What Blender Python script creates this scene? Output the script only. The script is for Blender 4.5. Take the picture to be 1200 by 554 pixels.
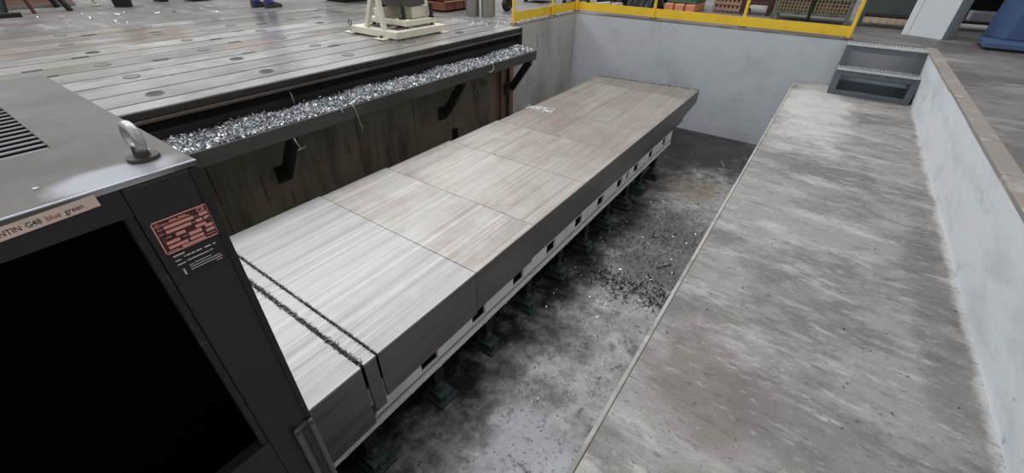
import bpy, bmesh, math, random
from mathutils import Vector, Matrix
random.seed(7)
R_ = math.radians
for o in list(bpy.data.objects):
    bpy.data.objects.remove(o)
S = bpy.context.scene
COL = S.collection

# ------------------------------------------------------------------ camera
cam_d = bpy.data.cameras.new('camera'); cam = bpy.data.objects.new('camera', cam_d); COL.objects.link(cam)
cam_d.sensor_width = 36.0; cam_d.lens = 488.75 / 1200 * 36; cam_d.clip_start = 0.02; cam_d.clip_end = 300
p_, y_, r_ = 0.610769, -0.606442, -0.0173255
fw = Vector((math.sin(y_) * math.cos(p_), math.cos(y_) * math.cos(p_), -math.sin(p_)))
rt = Vector((math.cos(y_), -math.sin(y_), 0)); dn = fw.cross(rt)
rx = rt * math.cos(r_) + dn * math.sin(r_); dy = rt * -math.sin(r_) + dn * math.cos(r_)
m = Matrix.Identity(4)
for i in range(3):
    m[i][0] = rx[i]; m[i][1] = -dy[i]; m[i][2] = -fw[i]
m[2][3] = 1.0
cam.matrix_world = m
S.camera = cam

# ------------------------------------------------------------------ light
W = bpy.data.worlds.new('world'); S.world = W; W.use_nodes = True
bg = W.node_tree.nodes['Background']
bg.inputs[0].default_value = (0.94, 0.97, 1.0, 1); bg.inputs[1].default_value = 0.5
def skylight(loc, sx, sy, power, col=(0.93, 0.97, 1.0)):
    d = bpy.data.lights.new('roof_skylight', 'AREA'); d.shape = 'RECTANGLE'; d.size = sx; d.size_y = sy
    d.energy = power; d.color = col
    o = bpy.data.objects.new('roof_skylight', d); COL.objects.link(o); o.location = loc
    return o
skylight((-4.2, 6.5, 9.5), 2.4, 26, 760)
skylight((-13.5, 6.5, 9.5), 3.4, 26, 1500)
skylight((5.5, 6.5, 9.5), 2.4, 26, 110)
vs = S.view_settings
vs.view_transform = 'Standard'; vs.look = 'None'; vs.gamma = 1.0; vs.use_curve_mapping = False
vs.exposure = 0.34

# ------------------------------------------------------------------ materials
def srgb(c):
    if isinstance(c, (int, float)): c = (c, c, c)
    return tuple((v / 255 / 12.92 if v / 255 <= 0.04045 else ((v / 255 + 0.055) / 1.055) ** 2.4) for v in c) + (1,)
MATS = {}
def mat(name, base, rough=0.7, metal=0.0, layers=(), stains=(), bump=0.0, bscale=40, bmap=(1, 1, 1), island=0.0, spec=0.5, coat=0.0, rot=0.0, post=()):
    """layers: (colour, rough, noise scale, map scale, lo, hi, strength); stains, also painted shade, glints and reflections: (colour, rough, centre, radii, strength)"""
    mt = bpy.data.materials.new(name); mt.use_nodes = True; nt = mt.node_tree; N = nt.nodes; L = nt.links
    bs = N['Principled BSDF']; bs.inputs['Metallic'].default_value = metal
    bs.inputs['Specular IOR Level'].default_value = spec
    bs.inputs['Coat Weight'].default_value = coat
    tc = N.new('ShaderNodeTexCoord')
    rgb = N.new('ShaderNodeRGB'); rgb.outputs[0].default_value = srgb(base); col = rgb.outputs[0]
    rv = N.new('ShaderNodeValue'); rv.outputs[0].default_value = rough; ro = rv.outputs[0]
    def mix(colr, rg, mask):
        nonlocal col, ro
        mx = N.new('ShaderNodeMix'); mx.data_type = 'RGBA'; L.new(mask, mx.inputs[0]); L.new(col, mx.inputs[6])
        mx.inputs[7].default_value = srgb(colr); col = mx.outputs[2]
        if rg is not None:
            mf = N.new('ShaderNodeMix'); mf.data_type = 'FLOAT'; L.new(mask, mf.inputs[0]); L.new(ro, mf.inputs[2])
            mf.inputs[3].default_value = rg; ro = mf.outputs[0]
    def noise(scale, ms, seed, detail=7):
        mp = N.new('ShaderNodeMapping'); mp.inputs['Scale'].default_value = ms
        mp.inputs['Location'].default_value = (seed * 3.7, seed * 1.3, seed * 2.1)
        mp.inputs['Rotation'].default_value = (0, 0, rot)
        L.new(tc.outputs['Object'], mp.inputs[0])
        nz = N.new('ShaderNodeTexNoise'); nz.inputs['Scale'].default_value = scale; nz.inputs['Detail'].default_value = detail
        nz.inputs['Roughness'].default_value = 0.7
        L.new(mp.outputs[0], nz.inputs['Vector']); return nz.outputs[0]
    def lay(ls, k0):
        for i, (c, rg, sc, ms, lo, hi, st) in enumerate(ls):
            nz = noise(sc, ms, i + 1 + k0 + len(name) * 0.37, 10)
            mr = N.new('ShaderNodeMapRange'); mr.interpolation_type = 'SMOOTHSTEP'
            mr.inputs[1].default_value = lo; mr.inputs[2].default_value = hi; mr.inputs[4].default_value = st
            L.new(nz, mr.inputs[0]); mix(c, rg, mr.outputs[0])
    lay(layers, 0)
    for i, (c, rg, ce, ra, st) in enumerate(stains):
        mp = N.new('ShaderNodeMapping'); mp.vector_type = 'POINT'
        mp.inputs['Location'].default_value = tuple(-ce[k] / ra[k] for k in range(3)); mp.inputs['Scale'].default_value = tuple(1 / v for v in ra)
        L.new(tc.outputs['Object'], mp.inputs[0])
        ln = N.new('ShaderNodeVectorMath'); ln.operation = 'LENGTH'; L.new(mp.outputs[0], ln.inputs[0])
        nz = noise(3.2, (1, 1, 1), i + 11)
        ad = N.new('ShaderNodeMath'); ad.operation = 'MULTIPLY_ADD'; L.new(nz, ad.inputs[0]); ad.inputs[1].default_value = 1.6; L.new(ln.outputs['Value'], ad.inputs[2])
        mr = N.new('ShaderNodeMapRange'); mr.interpolation_type = 'SMOOTHSTEP'
        mr.inputs[1].default_value = 1.95; mr.inputs[2].default_value = 1.35; mr.inputs[3].default_value = 0; mr.inputs[4].default_value = st
        L.new(ad.outputs[0], mr.inputs[0]); mix(c, rg, mr.outputs[0])
    lay(post, 40)
    if island:
        ge = N.new('ShaderNodeNewGeometry'); hs = N.new('ShaderNodeHueSaturation')
        mr = N.new('ShaderNodeMapRange'); mr.inputs[3].default_value = 1 - island; mr.inputs[4].default_value = 1 + island * 0.6
        L.new(ge.outputs['Random Per Island'], mr.inputs[0]); L.new(mr.outputs[0], hs.inputs['Value']); L.new(col, hs.inputs['Color']); col = hs.outputs[0]
    L.new(col, bs.inputs['Base Color']); L.new(ro, bs.inputs['Roughness'])
    if bump:
        nz = noise(bscale, bmap, 29, 8); bp = N.new('ShaderNodeBump'); bp.inputs['Strength'].default_value = bump; bp.inputs['Distance'].default_value = 0.01
        L.new(nz, bp.inputs['Height']); L.new(bp.outputs[0], bs.inputs['Normal'])
    MATS[name] = mt; return mt

mat('shop_floor', (112, 106, 102), .62, 0, [((80, 74, 71), .5, .8, (1, 1, 1), .42, .6, .9), ((158, 151, 145), .7, 1.6, (.6, 1.5, 1), .53, .66, .6), ((60, 55, 53), .5, 5, (.6, 1.4, 1), .55, .68, .6), ((150, 144, 138), .6, 16, (.6, 1.4, 1), .58, .68, .5)], bump=.15, bscale=30)
mat('pit_floor', (152, 147, 144), .5, 0,
    [((188, 184, 182), .4, 2.0, (1, 1, 1), .48, .64, .9), ((84, 78, 75), .5, 2.6, (1, 1, 1), .5, .66, .8), ((190, 187, 186), .3, 15, (1, 1, 1), .56, .67, .65), ((214, 212, 212), .22, 45, (1, 1, 1), .58, .68, .5)],
    [((28, 24, 22), .3, (-1.4, 7.1, 0), (2.2, 1.5, 5), .93), ((70, 69, 73), .2, (-.85, 4.25, 0), (.7, .7, 5), .8), ((134, 118, 96), .5, (-.9, 5.5, 0), (.6, .4, 5), .75), ((74, 60, 55), .35, (-.7, 3.5, 0), (.5, .35, 5), .8), ((14, 12, 12), .35, (-2.3, 3.0, 0), (1.62, 9, 5), .98), ((196, 198, 208), .16, (-.66, 1.15, 0), (.38, .45, 5), .5)], bump=.6, bscale=16,  # bed-side black patch: oil with bed shade painted in; bluish-white patch: painted wet glint
    post=[((58, 54, 51), .45, 9, (1, 1, 1), .53, .66, .75), ((40, 37, 35), .5, 34, (1, 1, 1), .56, .66, .75), ((200, 198, 198), .22, 45, (1, 1, 1), .60, .70, .3)])
mat('ledge_concrete', (146, 140, 135), .75, 0,
    [((104, 97, 92), .7, 1.8, (.8, 1.2, 1), .45, .62, .8), ((180, 175, 169), .8, 3.4, (.6, 1.6, 1), .50, .68, .75), ((94, 88, 83), .65, 5, (.45, 1.7, 1), .54, .68, .6)],
    [((104, 90, 86), .7, (.05, 1.45, 0), (.3, .32, 5), .55), ((206, 203, 198), .8, (.12, 6.2, 0), (.42, 1.7, 5), .55), ((92, 85, 80), .7, (.98, 2.9, 0), (.16, 1.3, 5), .5), ((98, 91, 86), .7, (.42, 1.5, 0), (.3, .35, 5), .5), ((196, 194, 192), .8, (1.12, 3.0, 0), (.075, 7, 5), .75)], bump=.5, bscale=35, rot=.25,
    post=[((190, 185, 179), .8, 9, (.4, 1.5, 1), .55, .68, .6), ((86, 80, 76), .65, 14, (.4, 1.5, 1), .56, .68, .6), ((186, 181, 175), .8, 26, (.6, 1.2, 1), .55, .68, .4), ((66, 61, 58), .6, 40, (.6, 1.2, 1), .58, .67, .65), ((84, 79, 75), .7, 80, (1, 1, 1), .55, .65, .45)])
mat('ledge_edge', (170, 166, 160), .75, 0, [((134, 128, 123), .7, 6, (1, .6, 1), .45, .62, .85), ((198, 194, 189), .75, 20, (1, .5, 1), .56, .68, .6)], bump=.4)
mat('painted_wall', (190, 193, 197), .7, 0, [((170, 173, 178), .7, 1.4, (1, 1, 1), .45, .66, .8), ((208, 210, 212), .7, 5, (1, 1, 2), .55, .72, .5), ((138, 138, 138), .7, 5, (.3, 1, 3), .60, .70, .6), ((112, 110, 108), .7, 18, (1, 1, 1), .62, .72, .5)], bump=.35, bscale=10)
mat('side_wall_paint', (216, 219, 223), .7, 0, [((192, 196, 200), .7, 3, (1, .5, 1.4), .45, .64, .8), ((166, 164, 162), .75, 7, (1, .5, .9), .58, .72, .6), ((128, 124, 120), .7, 22, (1, .6, .6), .61, .70, .6)], bump=.25, bscale=20)
mat('left_wall_concrete', (178, 175, 169), .75, 0, [((150, 146, 140), .75, 1.6, (1, 1, .5), .45, .66, .9), ((92, 84, 74), .7, 6, (1, 2.5, .35), .56, .72, .7)], bump=.2)
mat('oily_wall', (116, 105, 90), .5, 0, [((78, 68, 57), .45, 1.8, (1, 1.6, .35), .45, .66, .9), ((122, 110, 96), .6, 3.2, (1, 2.2, .3), .53, .68, .7), ((40, 34, 30), .4, 7, (1, 3, .3), .56, .70, .8), ((60, 52, 45), .5, 20, (1, 1, .6), .58, .68, .5)], bump=.3)
mat('rusty_panel', (128, 102, 82), .6, .1, [((66, 48, 38), .55, 3, (1, 5, .3), .45, .64, .9), ((164, 142, 120), .6, 7, (1, 6, .25), .56, .70, .7)], bump=.2)
mat('coping_concrete', (134, 126, 119), .8, 0, [((168, 160, 152), .8, 5, (1, 1, 1), .5, .7, .7), ((100, 92, 86), .75, 11, (1, 1, 1), .58, .74, .7)], bump=.3)
mat('bed_plate', (158, 153, 148), .33, .4, [((124, 119, 113), .3, .9, (1, .8, 1), .42, .62, .85), ((184, 182, 180), .24, 1.8, (1.6, .5, 1), .50, .66, .85), ((138, 116, 92), .38, 1.2, (1, .5, 1), .56, .68, .7), ((94, 88, 84), .4, 9, (1.4, .4, 1), .58, .70, .6)], [((164, 126, 104), .35, (-5.5, 2.55, 0), (.3, .3, 2), .35), ((116, 92, 58), .3, (-7.3, 2.1, 0), (.7, .6, 2), .5), ((84, 76, 64), .3, (-7.4, 3.9, 0), (.8, 1.2, 2), .6)], post=[((86, 80, 76), .45, 30, (1.3, .5, 1), .60, .70, .5)], bump=.06, bscale=60)  # tinted patches put warm brown reflections into the plate colour
mat('bed_plate_dull', (136, 130, 122), .33, .4, [((124, 119, 113), .3, .9, (1, .8, 1), .42, .62, .85), ((184, 182, 180), .24, 1.8, (1.6, .5, 1), .50, .66, .85), ((118, 98, 74), .38, 1.2, (1, .5, 1), .50, .64, .75), ((94, 88, 84), .4, 9, (1.4, .4, 1), .58, .70, .6)], [((164, 126, 104), .35, (-5.5, 2.55, 0), (.3, .3, 2), .35), ((116, 92, 58), .3, (-7.3, 2.1, 0), (.7, .6, 2), .5), ((84, 76, 64), .3, (-7.4, 3.9, 0), (.8, 1.2, 2), .6)], post=[((86, 80, 76), .45, 30, (1.3, .5, 1), .60, .70, .5)], bump=.06, bscale=60)  # browner plate copy, for reflection bands painted plate by plate
mat('bed_plate_bright', (176, 172, 168), .33, .4, [((124, 119, 113), .3, .9, (1, .8, 1), .42, .62, .85), ((184, 182, 180), .24, 1.8, (1.6, .5, 1), .50, .66, .85), ((138, 116, 92), .38, 1.2, (1, .5, 1), .56, .68, .7), ((94, 88, 84), .4, 9, (1.4, .4, 1), .58, .70, .6)], [((164, 126, 104), .35, (-5.5, 2.55, 0), (.3, .3, 2), .35), ((116, 92, 58), .3, (-7.3, 2.1, 0), (.7, .6, 2), .5), ((84, 76, 64), .3, (-7.4, 3.9, 0), (.8, 1.2, 2), .6)], post=[((86, 80, 76), .45, 30, (1.3, .5, 1), .60, .70, .5)], bump=.06, bscale=60)  # paler plate copy, the light stripes of the painted reflection banding
mat('dark_slot', (15, 13, 12), .8, spec=.2)
mat('cap_metal', (132, 126, 118), .42, .5, [((92, 84, 76), .5, 12, (1, 1, 1), .5, .7, .8)])
mat('cap_dark', (44, 40, 38), .5, .3, [((26, 24, 22), .5, 12, (1, 1, 1), .5, .7, .8)])
mat('black_steel', (52, 49, 46), .45, .4, [((34, 31, 29), .5, 3, (1, .4, 1), .45, .65, .8), ((72, 66, 60), .45, 14, (1, .3, 1), .62, .75, .6)], bump=.08)
mat('brown_steel', (86, 74, 66), .5, .3, [((58, 49, 44), .5, 3, (1, .3, 1), .45, .65, .8)], bump=.08)
mat('tray_steel', (74, 73, 69), .5, .3, [((58, 56, 52), .5, 3, (1, .4, 1), .45, .65, .8)], bump=.05)
def cover(name, base, amt):
    mat(name, base, .42, .6, [(tuple(v * .80 for v in base), .42, 2.2, (5, .13, 1), .45, .68, .7), (tuple(min(255, v * 1.14) for v in base), .38, 3.4, (8, .09, 1), .50, .68, .7), ((124, 106, 94), .46, 1.3, (1.3, .9, 1), .40, .66, amt), ((106, 90, 80), .46, 3, (6, .14, 1), .52, .70, amt * .8), ((118, 112, 106), .42, 9, (9, .07, 1), .56, .70, .55), ((214, 214, 214), .34, 14, (10, .05, 1), .56, .70, .6), ((112, 102, 94), .44, 5, (6, .1, 1), .55, .70, .5)], bump=.05, bscale=30, bmap=(9, .3, 1))
for nm, b_, a in (('cover_clean', (166, 164, 162), .22), ('cover_light', (170, 165, 160), .42), ('cover_stained', (168, 160, 153), .5), ('cover_brown', (156, 147, 139), .55), ('cover_end', (138, 132, 124), .4)): cover(nm, b_, a)
mat('cover_side', (112, 108, 104), .4, .7, [((88, 84, 80), .42, 2.5, (1, .3, 4), .45, .65, .8), ((128, 122, 116), .4, 9, (1, .15, 6), .6, .75, .5)])
mat('rubber', (30, 28, 26), .7)
mat('bed_paint', (198, 198, 192), .5, 0, [((170, 169, 162), .55, 3, (1, 1, 1), .48, .68, .7), ((120, 116, 108), .55, 12, (1, 1, 1), .64, .76, .5)])
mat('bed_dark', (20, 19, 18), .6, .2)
mat('foot_paint', (50, 62, 64), .5, .1, [((24, 28, 29), .5, 6, (1, 1, 1), .48, .66, .8)])  # darkened: the shade under the bed is painted into this colour
mat('cabinet_top', (92, 86, 81), .42, .25, [((72, 67, 63), .5, 2.6, (1, 1, 1), .45, .65, .8), ((128, 126, 128), .38, 4, (1, 1, 1), .56, .72, .6), ((196, 196, 200), .35, 30, (1, 1, 1), .68, .78, .6)], [((176, 177, 184), .38, (.462, .40, 2.33), (.05, .085, .2), .7)], bump=.05)
mat('cabinet_face', (27, 21, 24), .5, 0, [((21, 17, 19), .55, 3, (1, 1, 1), .45, .65, .8), ((16, 14, 15), .6, 24, (1, 1, 1), .68, .76, .8)])
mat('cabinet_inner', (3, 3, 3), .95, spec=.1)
mat('worn_gasket', (26, 22, 21), .8, 0, [((74, 68, 66), .8, 34, (1, 1, .5), .55, .66, .8)])
mat('edge_trim', (190, 192, 200), .35, .5)  # bright tone: painted highlight on the lid edge, plain metal on rivets
mat('eye_steel', (186, 183, 178), .38, .7, [((96, 90, 84), .5, 40, (1, 1, 1), .5, .68, .8)])
mat('eye_dark', (78, 70, 64), .5, .6)
mat('louvre', (128, 126, 130), .38, .5)
mat('sticker', (206, 184, 170), .6, 0, [((186, 164, 150), .6, 40, (1, 1, 1), .5, .7, .6)])
mat('ink', (60, 46, 42), .7); mat('ink_red', (150, 82, 72), .7)
mat('plate_red', (60, 14, 14), .5); mat('plate_field', (206, 140, 130), .5); mat('label_black', (14, 12, 12), .5); mat('label_white', (196, 180, 174), .6)
mat('hinge_steel', (96, 92, 90), .45, .4, [((70, 66, 64), .5, 20, (1, 1, 1), .5, .7, .7)])
mat('yellow', (238, 196, 52), .45, 0, [((220, 174, 40), .5, 4, (1, 1, 1), .48, .68, .7), ((150, 116, 40), .6, 22, (1, 1, 1), .66, .76, .6)])
mat('step_steel', (98, 106, 112), .5, .3, [((80, 87, 92), .5, 5, (1, 1, 1), .48, .66, .7)])
mat('grating', (214, 216, 216), .4, .7, [((120, 120, 118), .45, 60, (1, 1, 1), .5, .66, .8)])
mat('cream', (214, 208, 190), .5, 0, [((190, 182, 162), .55, 6, (1, 1, 1), .52, .7, .7)])
mat('machine_grey', (92, 88, 84), .45, .4, [((60, 57, 54), .5, 8, (1, 1, 1), .5, .7, .8)])
mat('pipe_steel', (150, 150, 146), .35, .8, [((120, 118, 112), .4, 3, (3, 3, .3), .5, .7, .7)])
mat('crate_wood', (122, 70, 50), .7, 0, [((86, 46, 32), .75, 3, (1, 1, 6), .48, .68, .8)])
mat('pale_wood', (196, 170, 136), .7, 0, [((168, 140, 106), .75, 3, (1, 1, 6), .48, .68, .7)])
mat('trouser_blue', (54, 60, 150), .8, 0, [((38, 42, 112), .85, 9, (1, 1, .5), .5, .7, .7)])
mat('jacket_blue', (46, 54, 120), .8); mat('skin', (206, 158, 132), .55); mat('hair', (60, 44, 34), .7); mat('shoe', (58, 60, 66), .6, 0, [((30, 30, 32), .6, 14, (1, 1, 1), .5, .66, .8)])
mat('black_metal', (26, 24, 24), .5, .2); mat('red_board', (140, 104, 96), .75, 0, [((118, 84, 78), .75, 8, (1, 1, 1), .5, .7, .7)]); mat('grey_board', (128, 124, 118), .75)
mat('tarp_black', (18, 19, 26), .25, 0, [((60, 64, 84), .25, 5, (1, 1, 1), .62, .74, .6)])
mat('tarp_green', (74, 104, 78), .6, 0, [((50, 76, 56), .6, 9, (1, 1, 1), .5, .68, .8)]); mat('orange_block', (214, 138, 108), .7, 0, [((232, 180, 156), .7, 12, (1, 1, 1), .52, .7, .7)])
mat('pink_lattice', (176, 142, 122), .7); mat('dark_red', (70, 36, 34), .6, 0, [((44, 26, 24), .6, 5, (1, 1, 1), .5, .7, .7)])
mat('stillage_olive', (110, 112, 98), .55, .3, [((72, 70, 60), .6, 16, (1, 1, 1), .48, .64, .8)]); mat('mesh_wire', (150, 138, 116), .5, .4); mat('mesh_fill', (150, 128, 100), .8, 0, [((96, 78, 60), .8, 9, (1, 1, 1), .45, .64, .8)])
mat('stillage_grey', (74, 82, 82), .5, .3, [((58, 64, 64), .5, 4, (1, 1, 1), .5, .7, .7)]); mat('teal_post', (70, 88, 96), .5, .2)
mat('white_panel', (206, 212, 214), .55, 0, [((190, 196, 198), .55, 2, (1, 1, 1), .5, .7, .6)]); mat('panel_side', (150, 154, 156), .55)
mat('blue_paint', (66, 86, 122), .5, 0, [((48, 68, 106), .5, 3, (1, 1, .4), .48, .68, .7), ((30, 36, 52), .6, 14, (1, 1, 1), .66, .76, .7)])
mat('dark_brown', (44, 30, 28), .7); mat('pale_plastic', (212, 212, 206), .5)
mat('chip', (232, 234, 238), .3, .7, island=.92); mat('chip_dark', (60, 54, 50), .4, .6, island=.6); mat('chip_mid', (150, 145, 140), .4, .7, island=.6)
mat('chip_bed', (70, 71, 76), .45, .7, [((40, 40, 42), .5, 40, (1, 1, 1), .45, .6, .9)], bump=.9, bscale=60)
mat('wire', (184, 178, 166), .4, .7)

# ------------------------------------------------------------------ mesh helpers
class MB:
    def __init__(s): s.v = []; s.f = []; s.sm = []
    def add(s, vs_, fs, smooth=False):
        b = len(s.v); s.v += [tuple(v) for v in vs_]; s.f += [tuple(b + i for i in f) for f in fs]; s.sm += [smooth] * len(fs); return s
    def box(s, x0, x1, y0, y1, z0, z1):
        return s.add([(x0, y0, z0), (x1, y0, z0), (x1, y1, z0), (x0, y1, z0), (x0, y0, z1), (x1, y0, z1), (x1, y1, z1), (x0, y1, z1)],
                     [(0, 3, 2, 1), (4, 5, 6, 7), (0, 1, 5, 4), (1, 2, 6, 5), (2, 3, 7, 6), (3, 0, 4, 7)])
    def bar(s, a, b, w, h, up=(0, 0, 1)):
        a = Vector(a); b = Vector(b); d = (b - a).normalized(); u = Vector(up)
        if abs(d.dot(u)) > .99: u = Vector((0, 1, 0))
        e = d.cross(u).normalized() * w / 2; g = e.cross(d).normalized() * h / 2
        vs_ = [p + i * e + j * g for p in (a, b) for i, j in ((-1, -1), (1, -1), (1, 1), (-1, 1))]
        return s.add(vs_, [(0, 1, 2, 3), (7, 6, 5, 4), (0, 4, 5, 1), (1, 5, 6, 2), (2, 6, 7, 3), (3, 7, 4, 0)])
    def cyl(s, a, b, r, n=16, r2=None, cap=True):
        a = Vector(a); b = Vector(b); r2 = r if r2 is None else r2
        d = (b - a).normalized(); u = Vector((0, 0, 1)) if abs(d.z) < .9 else Vector((1, 0, 0)); e = d.cross(u).normalized(); g = d.cross(e)
        vs_ = []
        for p, q in ((a, r), (b, r2)):
            vs_ += [p + (e * math.cos(t) + g * math.sin(t)) * q for t in [2 * math.pi * i / n for i in range(n)]]
        s.add(vs_, [(i, (i + 1) % n, n + (i + 1) % n, n + i) for i in range(n)], True)
        if cap: s.add(vs_[:n], [tuple(range(n - 1, -1, -1))]); s.add(vs_[n:], [tuple(range(n))])
        return s
    def pipe(s, a, b, r, ri, n=24):
        s.cyl(a, b, r, n, cap=False); s.cyl(b, a, ri, n, cap=False)
        a = Vector(a); b = Vector(b)
        for p in (a, b):
            vs_ = [(p.x + q * math.cos(t), p.y + q * math.sin(t), p.z) for q in (r, ri) for t in [2 * math.pi * i / n for i in range(n)]]
            s.add(vs_, [(i, (i + 1) % n, n + (i + 1) % n, n + i) for i in range(n)])
        return s
    def tube(s, pts, r, n=6):
        pts = [Vector(p) for p in pts]; rings = []
        for i, p in enumerate(pts):
            d = (pts[min(i + 1, len(pts) - 1)] - pts[max(i - 1, 0)]).normalized()
            u = Vector((0, 0, 1)) if abs(d.z) < .9 else Vector((1, 0, 0)); e = d.cross(u).normalized(); g = d.cross(e)
            rings += [p + (e * math.cos(t) + g * math.sin(t)) * r for t in [2 * math.pi * k / n for k in range(n)]]
        k = len(pts)
        fs = [(j * n + i, j * n + (i + 1) % n, (j + 1) * n + (i + 1) % n, (j + 1) * n + i) for j in range(k - 1) for i in range(n)]
        fs += [tuple(range(n)), tuple(range((k - 1) * n, k * n))]
        return s.add(rings, fs, True)
    def prism(s, poly, axis, a, b):
        n = len(poly)
        def P(p, t): return (t, p[0], p[1]) if axis == 'x' else ((p[0], t, p[1]) if axis == 'y' else (p[0], p[1], t))
        return s.add([P(p, a) for p in poly] + [P(p, b) for p in poly],
                     [tuple(range(n - 1, -1, -1)), tuple(range(n, 2 * n))] + [(i, (i + 1) % n, n + (i + 1) % n, n + i) for i in range(n)])
    def torus(s, c, e, g, R, r, n=28, k=12):
        c = Vector(c); e = Vector(e).normalized(); g = Vector(g).normalized(); w = e.cross(g); vs_ = []
        for i in range(n):
            t = 2 * math.pi * i / n; d = e * math.cos(t) + g * math.sin(t)
            vs_ += [c + d * (R + r * math.cos(q)) + w * r * math.sin(q) for q in [2 * math.pi * j / k for j in range(k)]]
        return s.add(vs_, [(i * k + j, ((i + 1) % n) * k + j, ((i + 1) % n) * k + (j + 1) % k, i * k + (j + 1) % k) for i in range(n) for j in range(k)], True)
    def build(s, name, material, parent=None, bevel=0.0, label=None):
        me = bpy.data.meshes.new(name)
        off = wpos(parent) if parent else Vector((0, 0, 0))
        me.from_pydata([Vector(v) - off for v in s.v], [], s.f); me.update()
        bm = bmesh.new(); bm.from_mesh(me); bmesh.ops.recalc_face_normals(bm, faces=bm.faces); bm.to_mesh(me); bm.free()
        me.polygons.foreach_set('use_smooth', s.sm); me.materials.append(MATS[material])
        o = bpy.data.objects.new(name, me); COL.objects.link(o)
        if parent: o.parent = parent
        if bevel:
            b = o.modifiers.new('bevel', 'BEVEL'); b.width = bevel; b.segments = 2; b.limit_method = 'ANGLE'; b.angle_limit = R_(40)
        if label: o['label'] = label
        return o
def wpos(o):
    p = Vector(o.location)
    while o.parent: o = o.parent; p += o.location
    return p
def tag(o, label=None, cat=None, group=None, kind=None):
    if label: o['label'] = label
    if cat: o['category'] = cat
    if group: o['group'] = group
    if kind: o['kind'] = kind
    return o
def thing(name, label, cat, loc, group=None):
    o = bpy.data.objects.new(name, None); COL.objects.link(o); o.location = loc; o.empty_display_size = .1
    return tag(o, label, cat, group)
def struct(o): o['kind'] = 'structure'; return o
def B(*a): return MB().box(*a)

# ------------------------------------------------------------------ the setting
PZ = -1.67; LZ = -.593; WL = -3.92; BY = 7.72
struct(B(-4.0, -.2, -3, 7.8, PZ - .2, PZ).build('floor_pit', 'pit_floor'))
fl = MB()
fl.box(1.10, 40, -12, 60, -.3, 0); fl.box(-60, 1.10, BY - .004, 60, -.012, 0); fl.box(-60, -8.02, -12, BY - .004, -.3, 0); fl.box(-8.02, -4.0, 5.66, BY - .004, -.012, 0)
fl.box(-60, 1.1, -12, -3.2, -.3, 0)
struct(fl.build('floor', 'shop_floor'))
struct(B(-4.2, -.26, BY, BY + .22, PZ, -.013).build('wall_back', 'painted_wall'))
struct(B(-.26, 1.12, BY, BY + .22, LZ - .1, -.013).build('wall_back_upper', 'painted_wall'))
struct(B(-4.22, -4.0, 5.66, BY, PZ, -.013).build('wall_left_far', 'left_wall_concrete'))
struct(B(-4.3, WL, -3, 5.05, PZ, -.16).build('wall_left', 'oily_wall'))
struct(B(-4.2, 1.3, -3.2, -3.0, PZ, 0).build('wall_front', 'painted_wall'))
wr = MB().prism([(1.085, LZ), (1.012, -.02), (1.30, -.02), (1.30, LZ)], 'y', -3, BY)
wall_r = struct(wr.build('wall_right', 'side_wall_paint'))
y = -2.9; i = 0
while y < BY - .05:
    ln = random.uniform(.95, 1.25); y1 = min(y + ln, BY)
    B(1.006 + random.uniform(-.003, .003), 1.112, y, y1 - .006, -.022, random.uniform(.002, .007)).build('coping_stone', 'coping_concrete', wall_r, bevel=.006)
    y = y1
for y0 in (5.05, 3.86, 2.75): B(1.003, 1.05, y0, y0 + .05, .003, .009).build('mortar_patch', 'ledge_edge', wall_r, bevel=.004)
ledge = struct(B(-.235, 1.09, -3, BY, PZ, LZ).build('ledge', 'ledge_concrete', bevel=.004))
B(-.258, -.237, -3, BY, LZ - .06, LZ + .002).build('edge_strip', 'ledge_edge', ledge, bevel=.006)
B(-.258, -.237, -3, BY, PZ, LZ - .06).build('ledge_face', 'painted_wall', ledge)

# rusty steel sheets closing the end of the oily wall
wrs = struct(B(-4.24, -3.985, 5.05, 5.66, PZ, -.16).build('wall_left_end', 'bed_dark'))
for y0, y1, x in ((5.06, 5.16, -3.93), (5.17, 5.30, -3.965), (5.31, 5.36, -3.93), (5.37, 5.50, -3.965), (5.505, 5.565, -3.92), (5.57, 5.655, -3.95)):
    B(-3.99, x, y0, y1, PZ, -.18).build('steel_sheet', 'rusty_panel', wrs, bevel=.004)
# joints between the cast panels of the oily wall: real raised panels
for y0, y1 in ((-1.2, 1.12), (1.13, 2.62), (2.63, 3.45), (3.46, 4.16), (4.17, 5.03)):
    B(WL, WL + .012, y0, y1, PZ, -.28).build('cast_panel', 'oily_wall', bpy.data.objects['wall_left'], bevel=.003)
B(WL + .0115, WL + .0125, 4.12, 4.24, -1.3, -1.13).build('square_socket', 'dark_slot', bpy.data.objects['wall_left'])
tag(MB().tube([(WL + .013, 4.80, -.62), (WL + .04, 4.80, -.62), (WL + .045, 4.81, -.67), (WL + .045, 4.835, -.685), (WL + .045, 4.86, -.67), (WL + .04, 4.87, -.62), (WL + .012, 4.87, -.62)], .006).build('wall_hook', 'black_steel'), 'small black U-shaped hook on the oily wall under the tray', 'hook')

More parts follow.
